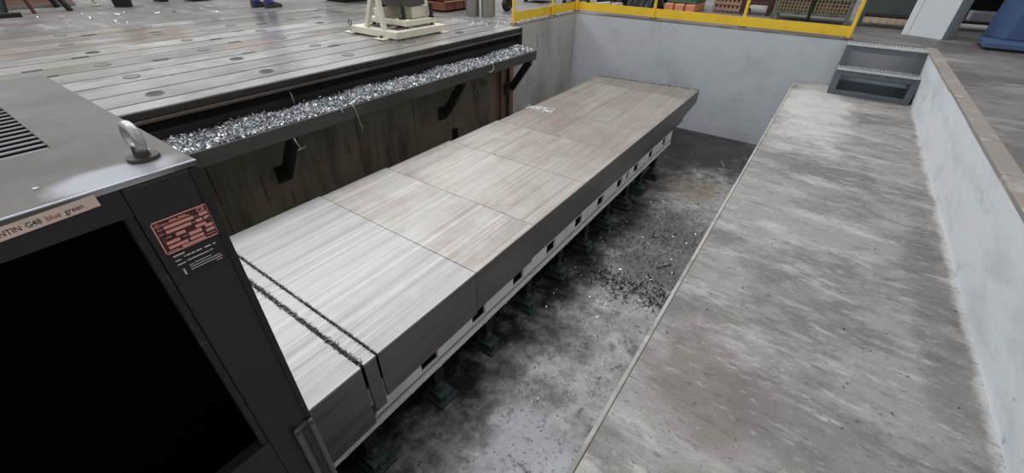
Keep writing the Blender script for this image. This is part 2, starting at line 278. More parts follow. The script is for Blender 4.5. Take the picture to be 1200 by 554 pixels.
# ------------------------------------------------------------------ slotted clamping floor
cf = struct(B(-8.02, -3.86, -3, 5.66, -.17, -.062).build('floor_clamping_bed', 'dark_slot'))
PY0, PY1 = -3.0, 5.64
slots = [-4.02 - .355 * k for k in range(12)]
edges = [-3.82] + slots
for k in range(len(edges)):
    a = edges[k]; b = edges[k + 1] if k + 1 < len(edges) else -8.02
    ga = 0 if k == 0 else (.017 if k % 2 == 0 else .010)
    gb = .010 if k % 2 == 0 else .017
    zt = [0, .001, -.001, .0015][k % 4]
    B(b + gb, a - ga, PY0, PY1, -.012 if k == 0 else -.058, zt).build('bed_plate', ('bed_plate_bright', 'bed_plate', 'bed_plate', 'bed_plate_bright', 'bed_plate', 'bed_plate_dull', 'bed_plate', 'bed_plate_bright', 'bed_plate_dull', 'bed_plate', 'bed_plate_dull', 'bed_plate', 'bed_plate_dull')[k], cf, bevel=.0015)
capm = None
for k in range(0, 11, 2):
    xc = (slots[k] + slots[k + 1]) / 2
    for j in range(6):
        yc = .20 + .9 * j + (.08 if k % 4 else 0)
        if k >= 4: yc += .02 * k
        if yc > 5.5 or (4.32 < yc < 4.9 and -5.4 < xc < -4.6): continue
        zt = .0015
        dark = random.random() < .35
        mbc = MB().cyl((xc, yc, zt - .003), (xc, yc, zt + .0025), .058, 24)
        c = mbc.build('hole_cap', 'cap_dark' if dark else 'cap_metal', cf)
        MB().pipe((xc, yc, zt - .003), (xc, yc, zt + .005), .064, .056, 24).build('cap_ring', 'cap_metal', c)
# small clamp pockets in the T-slots
for (x, yy) in [(slots[4], .75), (slots[5], .72), (slots[4], 1.6), (slots[6], 1.15), (slots[6], 2.45), (slots[5], 2.5), (slots[8], 3.4), (slots[8], 4.3), (slots[10], 4.8), (slots[3], 2.3), (slots[2], 3.1), (slots[1], 4.9), (slots[7], 2.9), (slots[9], 2.2), (slots[10], 1.6)]:
    B(x - .026, x + .026, yy - .07, yy + .07, -.01, .0045).build('slot_plug', 'cap_dark', cf, bevel=.004)
# edge of the clamping floor
B(-3.865, -3.818, PY0, PY1, -.064, -.013).build('edge_bar', 'black_steel', cf, bevel=.003)
B(-3.88, -3.792, PY0, PY1, -.088, -.066).build('edge_flange', 'brown_steel', cf, bevel=.003)
B(-3.95, -3.875, PY0, PY1, -.30, -.083).build('edge_beam', 'black_steel', cf)
B(-3.90, -3.80, PY1, PY1 + .02, -.30, 0).build('end_plate', 'brown_steel', cf)

# ------------------------------------------------------------------ chip tray on brackets
tr = thing('chip_tray', 'long dark steel chip tray on brackets along the oily pit wall', 'chip tray', (WL, -.4, -.36))
TX = -3.45; TY0, TY1 = -.4, 5.52
B(TX - .012, TX, TY0, TY1, -.375, -.255).build('front_board', 'tray_steel', tr, bevel=.003)
B(WL + .013, TX - .012, TY0, TY1, -.372, -.36).build('tray_bottom', 'black_steel', tr)
B(WL + .014, TX - .012, TY1 - .012, TY1, -.36, -.262).build('end_board', 'tray_steel', tr)
B(TX - .05, TX - .013, TY0, TY1 - .012, -.275, -.262).build('top_lip', 'tray_steel', tr)
for yb in (-.1, 1.72, 3.95, 5.44):
    br = MB().bar((WL + .085, yb, -.84), (TX - .07, yb, -.405), .10, .055, up=(0, 1, 0)).build('bracket', 'black_steel', tr, bevel=.003)
    B(WL + .013, WL + .03, yb - .07, yb + .07, -.93, -.76).build('bracket_foot', 'black_steel', br, bevel=.002)
    B(WL + .02, TX - .03, yb - .03, yb + .03, -.415, -.373).build('bracket_arm', 'black_steel', br)

def chips(name, n, pos, smin, smax, material, label, cat='metal chips', curl=2.6, wide=.35, flat=False):
    vs_ = []; fs = []
    for _ in range(n):
        p = Vector(pos()); s = random.uniform(smin, smax); w = s * wide * random.uniform(.5, 1.2)
        cu = random.uniform(.3, curl); k = 3
        M_ = Matrix.Rotation(random.uniform(0, 6.28), 3, 'Z') @ Matrix.Rotation(random.uniform(-.5, .5) if flat else random.uniform(-1.5, 1.5), 3, 'X') @ Matrix.Rotation(random.uniform(-.4, .4) if flat else random.uniform(-1.5, 1.5), 3, 'Y')
        b = len(vs_); tw = random.uniform(-.6, .6)
        for i in range(k + 1):
            t = i / k - .5; a = t * cu
            c = Vector((math.sin(a) / cu * s, 0, (1 - math.cos(a)) / cu * s)); e = Vector((0, math.cos(tw * t), math.sin(tw * t))) * w / 2
            vs_ += [p + M_ @ (c - e), p + M_ @ (c + e)]
        fs += [(b + 2 * i, b + 2 * i + 1, b + 2 * i + 3, b + 2 * i + 2) for i in range(k)]
    me = bpy.data.meshes.new(name); me.from_pydata(vs_, [], fs); me.materials.append(MATS[material])
    o = bpy.data.objects.new(name, me); COL.objects.link(o)
    return tag(o, label, cat, kind='stuff')
def heap(x, yy):
    t = (x - WL) / (TX - WL); return -.345 + .115 * (1 - abs(t - .55) ** 1.6 * 1.1) * (.78 + .17 * math.sin(yy * 3.1) * math.cos(yy * 1.7 + 1) + .1 * math.sin(yy * 11 + x * 9)) - (.03 if t > .93 else 0)
hm = MB(); nx, ny = 8, 90
hv = [(WL + .016 + (TX - .014 - WL - .016) * i / nx, .3 + 5.2 * j / ny, heap(WL + (TX - WL) * i / nx, .3 + 5.2 * j / ny) - .012 + random.uniform(-.008, .008)) for j in range(ny + 1) for i in range(nx + 1)]
hm.add(hv, [(j * (nx + 1) + i, j * (nx + 1) + i + 1, (j + 1) * (nx + 1) + i + 1, (j + 1) * (nx + 1) + i) for j in range(ny) for i in range(nx)])
ck = chips('tray_swarf', 26000, lambda: (lambda x, yy: (x, yy, heap(x, yy) + abs(random.gauss(0, .014))))(random.uniform(WL + .03, TX - .02), random.uniform(.35, 5.5)),   .012, .036, 'chip', 'heap of shiny curled aluminium chips filling the dark tray')
hm.build('swarf_core', 'chip_bed', ck)['kind'] = 'stuff'
# strands hanging from the tray
def strand(pts, label, r=.004): return tag(MB().tube(pts, r).build('metal_strand', 'wire'), label, 'metal strand', 'metal strands on the chip tray')
strand([(TX + .004, 2.32, -.245), (TX + .012, 2.33, -.28), (TX + .012, 2.35, -.37), (TX + .014, 2.36, -.44), (TX + .012, 2.38, -.47), (TX + .014, 2.35, -.53)], 'long thin metal strand dangling over the front of the chip tray', .005)
strand([(TX + .006, 2.2, -.25), (TX + .01, 2.2, -.28), (TX + .01, 2.22, -.3)], 'short metal strand hooked over the tray edge near the long one', .005)
strand([(TX + .006, 4.44, -.245), (TX + .014, 4.47, -.27), (TX + .014, 4.47, -.32), (TX + .012, 4.42, -.35), (TX + .012, 4.38, -.335)], 'curled bright metal strand hanging from the far part of the tray', .007)
strand([(-3.85, 1.98, -.1), (-3.84, 1.985, -.16), (-3.83, 1.985, -.245)], 'upright metal strand standing in the chips below the clamping floor', .006)
strand([(TX - .002, 1.70, -.378), (TX - .003, 1.715, -.43), (TX - .002, 1.73, -.482), (TX, 1.78, -.475), (TX, 1.70, -.487)], 'bent bolt-like metal strand hanging under the tray beside a bracket', .006)
rp = thing('cable_loop', 'grey cable loop hanging below the tray beside a bracket', 'cable', (TX - .02, 4.16, -.378))
MB().tube([(TX - .02, 4.16, -.378), (TX - .02, 4.14, -.42), (TX - .02, 4.16, -.47), (TX - .02, 4.12, -.54), (TX - .02, 4.13, -.62), (TX - .02, 4.17, -.66), (TX - .02, 4.20, -.6), (TX - .02, 4.17, -.52), (TX - .02, 4.15, -.47)], .011).build('loop', 'tray_steel', rp)
B(TX - .04, TX - .005, 4.13, 4.19, -.49, -.44).build('knot', 'tray_steel', rp, bevel=.008)

# ------------------------------------------------------------------ machine bed with levelling feet
bed = thing('machine_bed', 'long light grey machine bed with square pockets standing in the pit', 'machine bed', (-2.18, 3, PZ))
BX = -1.378; BL = -2.93; Y0, Y1 = .32, 5.86
MB().box(BL, BX - .15, Y0, Y1 - .02, -1.5, -.86).build('bed_core', 'bed_dark', bed)
pk = [.54, 1.035, 1.525, 2.015, 2.51, 3.02, 3.50, 3.98, 4.23, 4.46, 4.95, 5.46]
prev = Y0
for a in pk:
    w = .075 if a == 4.23 else .14
    B(BX - .02, BX, prev, a, -1.205, -.95).build('side_web', 'bed_paint', bed, bevel=.003); prev = a + w
    B(BX - .014, BX, a, a + w, -1.205, -1.188).build('pocket_sill', 'bed_paint', bed)
B(BX - .02, BX, prev, Y1, -1.205, -.95).build('side_web', 'bed_paint', bed, bevel=.003)
B(BX - .018, BX - .001, Y0, Y1, -1.085, -.95).build('top_rail', 'bed_paint', bed)
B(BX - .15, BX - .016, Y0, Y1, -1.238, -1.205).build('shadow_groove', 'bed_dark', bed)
B(BX - .15, BX + .006, Y0, Y1, -1.278, -1.238).build('bottom_rail', 'bed_paint', bed, bevel=.004)
for yy in [Y0 + .12 + .245 * k for k in range(22)]:
    if yy < Y1 - .1: B(BX - .1, BX - .004, yy, yy + .03, -1.297, -1.278).build('rail_lug', 'bed_paint', bed, bevel=.002)
B(BL, BX, Y1 - .02, Y1, -1.285, -.9).build('end_web', 'bed_paint', bed)
B(BL, BL + .1, Y0, Y1, -1.285, -.95).build('far_side_web', 'bed_paint', bed)
for yy in (.62, 1.20, 1.76, 2.32, 2.87, 3.42, 3.95, 4.50, 4.98, 5.48):
    for sx, xc in ((1, BX - .06), (-1, BL + .06)):
        f = MB().box(xc - .10, xc + .10, yy - .085, yy + .085, PZ, PZ + .035)
        f.prism([(xc - .07, PZ + .035), (xc + .07, PZ + .035), (xc + .07, PZ + .085), (xc - .07, PZ + .11)], 'y', yy - .06, yy + .06)
        fo = f.build('levelling_foot', 'foot_paint', bed, bevel=.006)
        MB().cyl((xc, yy, PZ + .09), (xc, yy, -1.5 if sx > 0 else -1.285), .028, 12).build('jack_screw', 'machine_grey', fo)
        MB().cyl((xc, yy, PZ + .1), (xc, yy, PZ + .13), .048, 6).build('lock_nut', 'foot_paint', fo)
        if sx > 0:
            MB().torus((xc + .078, yy, PZ + .058), (0, 1, 0), (0, 0, 1), .022, .006, 16, 6).build('adjuster_ring', 'machine_grey', fo)
            B(xc - .12, xc + .02, yy - .045, yy + .045, -1.5, -1.31).build('foot_bracket', 'bed_dark', fo)  # black, to sink into the shade painted under the bed

# ------------------------------------------------------------------ telescopic way cover
wc = thing('telescopic_way_cover', 'long flat telescopic steel way cover with streaks and brown stains over the machine bed', 'way cover', (-2.18, 3, -.9))
seg = [(.27, .655, -3.03, -1.35, -1.20, 'cover_clean'), (.675, .75, -3.03, -1.356, -1.13, 'cover_clean'), (.765, 1.56, -3.025, -1.36, -1.092, 'cover_clean'), (1.566, 2.25, -3.015, -1.362, -1.075, 'cover_light'),
       (2.256, 3.105, -2.995, -1.366, -1.055, 'cover_stained'), (3.111, 3.93, -2.975, -1.370, -1.05, 'cover_stained'), (3.936, 4.65, -2.955, -1.371, -1.06, 'cover_brown'), (4.656, 6.24, -2.935, -1.372, -1.06, 'cover_brown'), (6.246, 6.78, -2.92, -1.374, -1.0, 'cover_end')]
for k, (a, b, xl, xr, zb, mt) in enumerate(seg):
    zt = -.724 - .003 * k
    t = .014
    far = k == len(seg) - 1
    if far:
        # skewed end with tapering skirt
        ya, yb = b - .14, b + .08
        s = MB().add([(xl, a, zt), (xr, a, zt), (xr, yb, zt), (xl, ya, zt), (xl, a, zt - t), (xr, a, zt - t), (xr, yb, zt - t), (xl, ya, zt - t)], [(0, 1, 2, 3), (4, 7, 6, 5), (0, 4, 5, 1), (1, 5, 6, 2), (2, 6, 7, 3), (3, 7, 4, 0)])
    else: s = B(xl, xr, a, b, zt - t, zt)
    top = s.build('cover_segment', mt, wc, bevel=.002)
    if far:
        for x in (xl, xr - .012):
            e = yb if x > -2 else ya
            MB().prism([(a, zt - t), (e, zt - t), (e, -.93), (5.95, -1.05), (5.95, zt - .1), (a, zt - .1)], 'x', x, x + .012).build('side_skirt', 'cover_side', top)
    else:
        B(xr - .012, xr, a, b, zb, zt - t).build('side_skirt', 'cover_side', top, bevel=.002)
        B(xl, xl + .012, a, b, zb, zt - t).build('side_skirt', 'cover_side', top, bevel=.002)
    if k >= 2: B(xl + .004, xr - .004, a - .008, a - .001, zt - .012, zt + .0015).build('wiper_strip', 'rubber', top)
for a, b in ((.655, .675), (.75, .765)):
    B(-3.028, -1.362, a, b, -.75, -.741).build('groove_floor', 'rubber', wc)
B(-1.361, -1.357, .27, .65, -1.105, -1.098).build('skirt_seam', 'rubber', wc)
chips('groove_swarf', 2600, lambda: (random.uniform(-3.0, -1.37), .665 + random.gauss(0, .008), -.730 + random.uniform(0, .010)), .007, .018, 'chip_mid', 'line of fine chips packed in the wider groove of the way cover')
chips('joint_swarf', 1300, lambda: (random.uniform(-3.0, -1.37), .757 + random.gauss(0, .006), -.732 + random.uniform(0, .010)), .006, .015, 'chip_mid', 'line of fine chips along the narrower groove of the way cover')
chips('cover_swarf', 420, lambda: (-2.80 + random.gauss(0, .09), 4.60 + random.gauss(0, .035), -.742 + random.uniform(0, .012)), .012, .028, 'chip', 'small patch of bright chips on the far left of the way cover', flat=True)
chips('cover_end_swarf', 260, lambda: (lambda u: (-2.92 + 1.54 * u, 6.62 + .21 * u + random.gauss(0, .012), -.746 + random.uniform(0, .012)))(random.random()), .01, .024, 'chip_dark', 'dark crumbs along the far end of the way cover')
chips('joint_crumbs', 260, lambda: (lambda q: (random.uniform(-2.9, -1.4), q + random.gauss(0, .006), -.738 + random.uniform(0, .006)))(random.choice((1.565, 2.254, 3.108, 3.932, 4.653, 6.243))), .006, .016, 'chip_dark', 'dark crumbs along the joints between way cover segments')

# ------------------------------------------------------------------ debris on the pit floor
def band():
    u = random.random(); return (-1.30 + 1.0 * u + random.gauss(0, .09), 3.14 - .12 * u + .1 * u * u + random.gauss(0, .11) , PZ + random.uniform(.002, .012))
chips('dark_swarf_band', 800, band, .012, .05, 'chip_dark', 'band of dark oily swarf swept across the pit floor', wide=.22, curl=3, flat=True)
chips('pit_swarf', 1300, lambda: (-.85 + random.gauss(0, .33), 4.0 + random.gauss(0, .5), PZ + random.uniform(.002, .01)) , .008, .032, 'chip_dark', 'loose dark swarf scattered on the wet oily pit floor', wide=.25, curl=3, flat=True)
chips('pit_crumbs', 900, lambda: (random.uniform(-1.5, -.3), random.uniform(.6, 6.8), PZ + random.uniform(.001, .006)), .006, .02, 'chip_dark', 'sparse dark crumbs all over the pit floor', wide=.3, curl=3, flat=True)
chips('pit_bright_chips', 260, lambda: (-.85 + random.gauss(0, .4), 3.9 + random.gauss(0, 1.1), PZ + random.uniform(.002, .01)), .012, .03, 'chip', 'sparse bright metal flakes on the pit floor', flat=True)
chips('ledge_crumbs', 160, lambda: (random.uniform(-.2, 1.05), random.uniform(.9, 7.0), LZ + random.uniform(.001, .004)), .006, .016, 'chip_dark', 'sparse dark crumbs on the concrete ledge', flat=True)
for i, (x, yy, a, ln, lb) in enumerate([(-.62, 3.62, .9, .17, 'short metal offcut stick lying above the dark swarf band'), (-.66, 3.36, 2.3, .14, 'thin bent offcut lying beside the dark swarf band'), (-.85, 4.1, .7, .12, 'small metal stick lying among the oily swarf'), (-.72, 6.55, 2.0, .16, 'pale metal strip lying on the black oily floor by the back wall')]):
    d = Vector((math.cos(a), math.sin(a), 0)) * ln / 2; c = Vector((x, yy, PZ + .012))
    tag(MB().tube([c - d, c - d * .3 + Vector((0, 0, .006)), c + d * .4, c + d + Vector((0, .008, 0))], .008, 6).build('metal_offcut', 'chip_mid' if i < 3 else 'wire'), lb, 'metal offcut', 'offcuts on the pit floor')

# ------------------------------------------------------------------ cooling cabinet in the foreground
FX = -.907; CT = .66; CY1 = .247; CY0 = -.78; CX0 = -1.90
cb = thing('cooling_cabinet', 'tall dark cooling cabinet with grey louvred top and lifting eye bolt in the pit', 'cabinet', ((FX + CX0) / 2, -.26, PZ))
shell = MB(); shell.box(CX0, CX0 + .03, CY0, CY1, PZ, CT - .014); shell.box(CX0 + .03, FX - .035, CY1 - .03, CY1, PZ, CT - .014); shell.box(CX0 + .03, FX - .035, CY0, CY0 + .03, PZ, CT - .014); shell.box(CX0 + .03, FX - .035, CY0 + .03, CY1 - .03, PZ, PZ + .1)
shell.build('shell', 'cabinet_face', cb)
# face frame
OY1 = .128; OZ1 = .595; OZ0 = -.155; OY0 = -.68
B(FX - .035, FX, OY1, CY1, PZ, CT - .013).build('corner_post', 'cabinet_face', cb, bevel=.006)
B(FX - .035, FX, CY0, OY0, PZ, CT - .013).build('corner_post', 'cabinet_face', cb, bevel=.006)
B(FX - .035, FX - .001, OY0, OY1, OZ1, CT - .013).build('top_rail', 'cabinet_face', cb)
B(FX - .035, FX - .001, OY0, OY1, PZ, OZ0).build('lower_panel', 'cabinet_face', cb)
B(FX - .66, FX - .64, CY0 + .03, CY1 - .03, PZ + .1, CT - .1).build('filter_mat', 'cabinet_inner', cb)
B(FX - .033, FX - .004, OY1 - .014, OY1 - .001, OZ0, OZ1).build('gasket', 'worn_gasket', cb)
B(FX - .001, FX + .0035, CY1 - .012, CY1 + .002, PZ, CT - .014).build('edge_profile', 'black_metal', cb)
# lid with louvre opening
VX0, VX1, VY0, VY1 = -1.70, -1.175, -.5, .108
lid = MB(); lid.box(CX0, VX0, CY0, CY1 + .004, CT - .012, CT); lid.box(VX1, FX + .001, CY0, CY1 + .004, CT - .012, CT); lid.box(VX0, VX1, CY0, VY0, CT - .012, CT); lid.box(VX0, VX1, VY1, CY1 + .004, CT - .012, CT)
lido = lid.build('lid', 'cabinet_top', cb)
B(FX + .001, FX + .0045, CY0, CY1 + .005, CT - .0025, CT + .0006).build('lid_edge_glint', 'edge_trim', lido, bevel=.0008)  # thin pale strip painting the highlight along the lid edge
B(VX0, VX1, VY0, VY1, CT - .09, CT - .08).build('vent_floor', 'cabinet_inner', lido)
n = 16
for k in range(n):
    xc = VX0 + (VX1 - VX0) * (k + .5) / n
    MB().add([(xc - .0125, VY0, CT - .004), (xc + .0115, VY0, CT - .001), (xc + .0115, VY1, CT - .001), (xc - .0125, VY1, CT - .004), (xc - .0125, VY0, CT - .006), (xc + .0115, VY0, CT - .003), (xc + .0115, VY1, CT - .003), (xc - .0125, VY1, CT - .006)],
             [(0, 1, 2, 3), (4, 7, 6, 5), (0, 4, 5, 1), (1, 5, 6, 2), (2, 6, 7, 3), (3, 7, 4, 0)]).build('louvre', 'louvre', lido)
for (x, yy) in ((-.985, .045), (-1.05, -.3), (-1.78, .1), (-1.02, .215)):
    MB().cyl((x, yy, CT - .001), (x, yy, CT + .0015), .004, 10).build('rivet', 'edge_trim', lido)
# eye bolt
ex, ey = -.982, .196
eb = MB().cyl((ex, ey, CT), (ex, ey, CT + .007), .026, 20).build('eye_bolt', 'eye_dark', cb, bevel=.002)
MB().cyl((ex, ey, CT + .007), (ex, ey, CT + .026), .013, 16, .011).build('shank', 'eye_dark', eb)
ra = math.atan2(.19, -.98) + R_(15); e_ = Vector((math.cos(ra), math.sin(ra), 0))
MB().torus((ex, ey, CT + .042), e_, (0, 0, 1), .0225, .0085, 36, 14).build('eye_ring', 'eye_steel', eb)
# strip label with lettering
def text(body, size, mtl, parent, y0, zc, x, name='lettering', tilt=0.0, xs=1.0, bold=0):
    cu = bpy.data.curves.new(name, 'FONT'); cu.body = body; cu.size = size; cu.align_y = 'CENTER'; cu.offset = bold
    t = bpy.data.objects.new(name + '_tmp', cu); COL.objects.link(t)
    dg = bpy.context.evaluated_depsgraph_get(); me = bpy.data.meshes.new_from_object(t.evaluated_get(dg))
    bpy.data.objects.remove(t)
    off = wpos(parent)
    w = max((v.co.x for v in me.vertices), default=0) * xs
    for v in me.vertices:
        a, b = v.co.x * xs, v.co.y
        v.co = Vector((x, y0 + a * math.cos(tilt) - b * math.sin(tilt), zc + a * math.sin(tilt) + b * math.cos(tilt))) - off
    me.materials.clear(); me.materials.append(MATS[mtl])
    o = bpy.data.objects.new(name, me); COL.objects.link(o); o.parent = parent
    return w
tl = R_(2.2)
def onface(yc, zc, y0, z0, ang, pts): return [(yc + (a - y0) * math.cos(ang) - (b - z0) * math.sin(ang), zc + (a - y0) * math.sin(ang) + (b - z0) * math.cos(ang)) for a, b in pts]
sp = onface(.096, .6425, .096, .6425, tl, [(-.075, .632), (.096, .632), (.096, .653), (-.075, .653)])
st = MB().prism(sp, 'x', FX, FX + .0012).build('strip_label', 'sticker', cb, label='cream strip label with printed words')
ws = (('GLYSANTIN', 'ink'), ('G48', 'ink'), ('blue', 'ink_red'), ('green', 'ink'))
yy = -.0555
for wd, mt in ws:
    w = text(wd, .0124, mt, st, yy, .6415 + (yy - .096) * math.tan(tl), FX + .0016, tilt=tl, xs=.86, bold=.0001)
    yy += w + .0052
# rating plate
npz0, npz1, npy0, npy1 = .499, .571, .140, .236
npl = B(FX, FX + .0012, npy0, npy1, npz0, npz1).build('rating_plate', 'plate_red', cb, label='dark red rating plate with pink fields and rim')
def fld(u0, u1, v0, v1, mtl='plate_field', nm='field', par=None, x=.0013):
    hw, hh = npy1 - npy0, npz1 - npz0
    return B(FX + x, FX + x + .0004, npy0 + u0 * hw, npy0 + u1 * hw, npz1 - v1 * hh, npz1 - v0 * hh).build(nm, mtl, par or npl)
for a in ((0, 1, 0, .035), (0, 1, .965, 1), (0, .022, 0, 1), (.978, 1, 0, 1)): fld(*a, nm='rim')
for a in ((.17, .70, .20, .29), (.80, .96, .20, .29), (.17, .62, .34, .43), (.71, .83, .34, .43), (.86, .96, .34, .43), (.30, .47, .49, .58), (.66, .86, .49, .58), (.09, .33, .64, .73), (.50, .74, .62, .72), (.82, .96, .58, .67), (.09, .44, .78, .87), (.48, .74, .77, .86), (.80, .96, .72, .81), (.30, .74, .90, .955)): fld(*a)
for a in ((.30, .42, .085, .115), (.46, .60, .085, .115), (.14, .26, .13, .155), (.28, .66, .13, .155), (.05, .14, .25, .27), (.05, .13, .38, .40), (.10, .22, .52, .54), (.38, .47, .66, .68), (.05, .24, .92, .94), (.72, .77, .24, .26), (.64, .69, .38, .40), (.78, .95, .88, .90)): fld(*a, nm='print_line')
MB().cyl((FX + .001, npy0 + .008, npz1 - .064 * .62), (FX + .003, npy0 + .008, npz1 - .064 * .62), .0042, 12).build('plate_screw', 'eye_dark', npl)
MB().cyl((FX + .001, npy1 - .006, npz1 - .064 * .52), (FX + .003, npy1 - .006, npz1 - .064 * .52), .0042, 12).build('plate_screw', 'eye_dark', npl)
text('CE', .0115, 'plate_field', npl, npy1 - .0195, npz1 - .0085, FX + .0016, bold=.0003)
MB().cyl((FX + .0013, npy0 + .0085, npz1 - .0095), (FX + .0017, npy0 + .0085, npz1 - .0095), .005, 14).build('maker_emblem', 'ink_red', npl)
# black contact label under it
cl = B(FX, FX + .0008, .140, .240, .434, .497).build('contact_label', 'label_black', cb, label='black label with small white print lines')
def pl(y0, y1, z, h=.0022): B(FX + .0008, FX + .0012, y0, y1, z - h / 2, z + h / 2).build('print_line', 'label_white', cl)
for a in ((.147, .167, .4905, .003), (.147, .157, .4795), (.163, .166, .4825), (.168, .175, .4825, .0028), (.177, .183, .4825, .0028), (.185, .196, .4825, .0028), (.201, .213, .4825, .0028), (.217, .222, .4825, .0028), (.147, .162, .4700), (.165, .205, .4715), (.207, .213, .472), (.164, .172, .4595, .0015), (.174, .206, .4605, .0015), (.164, .222, .4545, .0015), (.164, .224, .449, .0015), (.210, .222, .4435, .0015)): pl(*a)
text('i', .021, 'label_white', cl, .1505, .4505, FX + .0012, bold=.0006)
# hinge bars at the lower corner
hg = B(FX, FX + .004, .192, .246, PZ + .3, -.185).build('hinge_plate', 'hinge_steel', cb)
for yb in (.1955, .2395):
    b_ = B(FX + .004, FX + .016, yb - .0085, yb + .0085, PZ + .3, -.178).build('hinge_bar', 'hinge_steel', hg, bevel=.006)
B(FX + .004, FX + .010, .2115, .2265, PZ + .3, -.205).build('hinge_rail', 'black_steel', hg)
for yb in (.1955, .2395):
    for zz in (-.19, -.52):
        MB().cyl((FX + .016, yb, zz), (FX + .020, yb, zz), .0062, 14).build('hinge_screw', 'eye_dark', hg)

# ------------------------------------------------------------------ steps
stp = thing('steel_steps', 'grey two-tread steel steps leading from the ledge up to the shop floor', 'steps', (.6, 7.4, LZ))
SX0, SX1 = .175, 1.035
def frame(y, z0, z1, x0, x1, w=.075, bot=True):
    f = MB(); f.box(x0, x0 + w, y, y + .03, z0, z1); f.box(x1 - w, x1, y, y + .03, z0, z1); f.box(x0 + w, x1 - w, y, y + .03, z1 - .065, z1)
    if bot: f.box(x0 + w, x1 - w, y, y + .03, z0, z0 + .055)
    return f
frame(7.19, LZ, -.288, SX0, SX1 + .022).build('lower_frame', 'step_steel', stp, bevel=.003)
frame(7.42, -.288, -.022, SX0 + .005, SX1 + .005, bot=False).build('upper_frame', 'step_steel', stp, bevel=.003)
for x in (SX0, SX1 - .03): B(x, x + .03, 7.22, 7.70, LZ, -.29).build('stringer', 'step_steel', stp); B(x + .004, x + .026, 7.45, 7.70, -.29, -.03).build('stringer', 'step_steel', stp)
B(SX0 + .03, SX1 - .03, 7.52, 7.55, LZ, LZ + .12).build('rear_bar', 'step_steel', stp)
B(SX0 + .03, SX1 - .03, 7.40, 7.43, -.40, -.345).build('cross_bar', 'step_steel', stp)
for ty, tz in ((7.175, -.288), (7.405, -.022)):
    td = MB().box(SX0, SX1 + .005, ty, ty + .022, tz, tz + .024).build('tread', 'grating', stp, bevel=.003)
    g = MB()
    for k in range(24):
        x = SX0 + .01 + (SX1 - SX0 - .02) * k / 23; g.box(x - .004, x + .004, ty + .022, ty + .25, tz + .002, tz + .022)
    for k in range(5): g.box(SX0, SX1, ty + .055 + k * .048, ty + .061 + k * .048, tz + .004, tz + .020)
    g.build('tread_grating', 'grating', td)

# ------------------------------------------------------------------ guard rail
gr = thing('guard_rail', 'yellow tubular guard rail with kick board around the pit corner', 'guard rail', (-2, 7.9, 0))
posts = [(-4.09, 5.84), (-4.09, 7.0), (-4.09, 7.88), (-2.62, 7.88), (-1.22, 7.88), (.165, 7.80)]
RX, RY = -4.09, 7.88
for (x, yy) in posts:
    po = MB().cyl((x, yy, .006), (x, yy, 1.1), .024, 16).build('post', 'yellow', gr)
    MB().cyl((x, yy, 0), (x, yy, .010), .062, 20).build('base_plate', 'brown_steel', po)
B(RX - .03, RX - .024, 5.86, RY, .02, .15).build('kick_board', 'yellow', gr, bevel=.002)
MB().bar((RX, RY + .028, .085), (.165, 7.828, .085), .006, .13).build('kick_board', 'yellow', gr, bevel=.002)
for zz in (.56, 1.09):
    MB().cyl((RX, 5.84, zz), (RX, RY, zz), .02, 14).build('rail', 'yellow', gr)
    MB().cyl((RX, RY, zz), (.165, 7.80, zz), .02, 14).build('rail', 'yellow', gr)
chips('rim_swarf', 260, lambda: (random.uniform(-4.2, -4.02), random.uniform(5.7, 7.2), random.uniform(.001, .012)), .01, .03, 'chip', 'bright chips lying along the foot of the short guard rail run', flat=True)

# ------------------------------------------------------------------ cream fixture stand
fx = thing('fixture_stand', 'cream painted welding positioner stand on the clamping floor', 'fixture stand', (-4.85, 4.2, 0))
def beam(x0, x1, y0, y1, z0, z1, nm='base_beam', m_='cream'): return B(x0, x1, y0, y1, z0, z1).build(nm, m_, fx, bevel=.006)
beam(-5.24, -4.36, 3.74, 3.86, .02, .10); beam(-5.24, -4.36, 4.52, 4.62, .02, .10); beam(-5.24, -5.14, 3.86, 4.52, .02, .10); beam(-4.46, -4.36, 3.86, 4.52, .02, .10)
for (x, yy) in ((-5.28, 3.78), (-4.60, 3.70), (-5.28, 4.56), (-4.40, 4.56)):
    p = beam(x - .09, x + .09, yy - .05, yy + .05, .003, .02, 'foot_plate'); MB().cyl((x, yy, .02), (x, yy, .05), .022, 6).build('bolt', 'machine_grey', p)
beam(-5.14, -4.44, 3.98, 4.06, .13, .19, 'upper_beam'); beam(-5.14, -4.44, 4.44, 4.52, .13, .19, 'upper_beam'); beam(-5.14, -5.06, 4.06, 4.44, .13, .19, 'upper_beam'); beam(-4.52, -4.44, 4.06, 4.44, .13, .19, 'upper_beam')
for (x, yy) in ((-5.1, 4.02), (-4.48, 4.02), (-5.1, 4.48), (-4.48, 4.48)): MB().cyl((x, yy, .1), (x, yy, .13), .03, 10).build('spacer', 'machine_grey', fx)
for yy in (3.80, 4.57):
    MB().bar((-4.97, yy, .10), (-4.745, yy, .56), .055, .055, up=(0, 1, 0)).build('strut', 'cream', fx, bevel=.004)
    MB().bar((-4.645, yy, .10), (-4.70, yy, .56), .055, .055, up=(0, 1, 0)).build('strut', 'cream', fx, bevel=.004)
    beam(-4.80, -4.64, yy - .05, yy + .05, .55, .90, 'bearing_block')
MB().cyl((-4.72, 3.74, .80), (-4.72, 4.64, .80), .035, 16).build('shaft', 'machine_grey', fx)
dr = MB().cyl((-4.72, 4.0, .66), (-4.72, 4.44, .66), .24, 32).build('gear_drum', 'machine_grey', fx)
MB().cyl((-4.72, 3.97, .66), (-4.72, 4.0, .66), .15, 24).build('drum_flange', 'black_steel', dr)
MB().torus((-4.72, 3.985, .66), (1, 0, 0), (0, 0, 1), .2, .012, 32, 6).build('drum_rim', 'pipe_steel', dr)
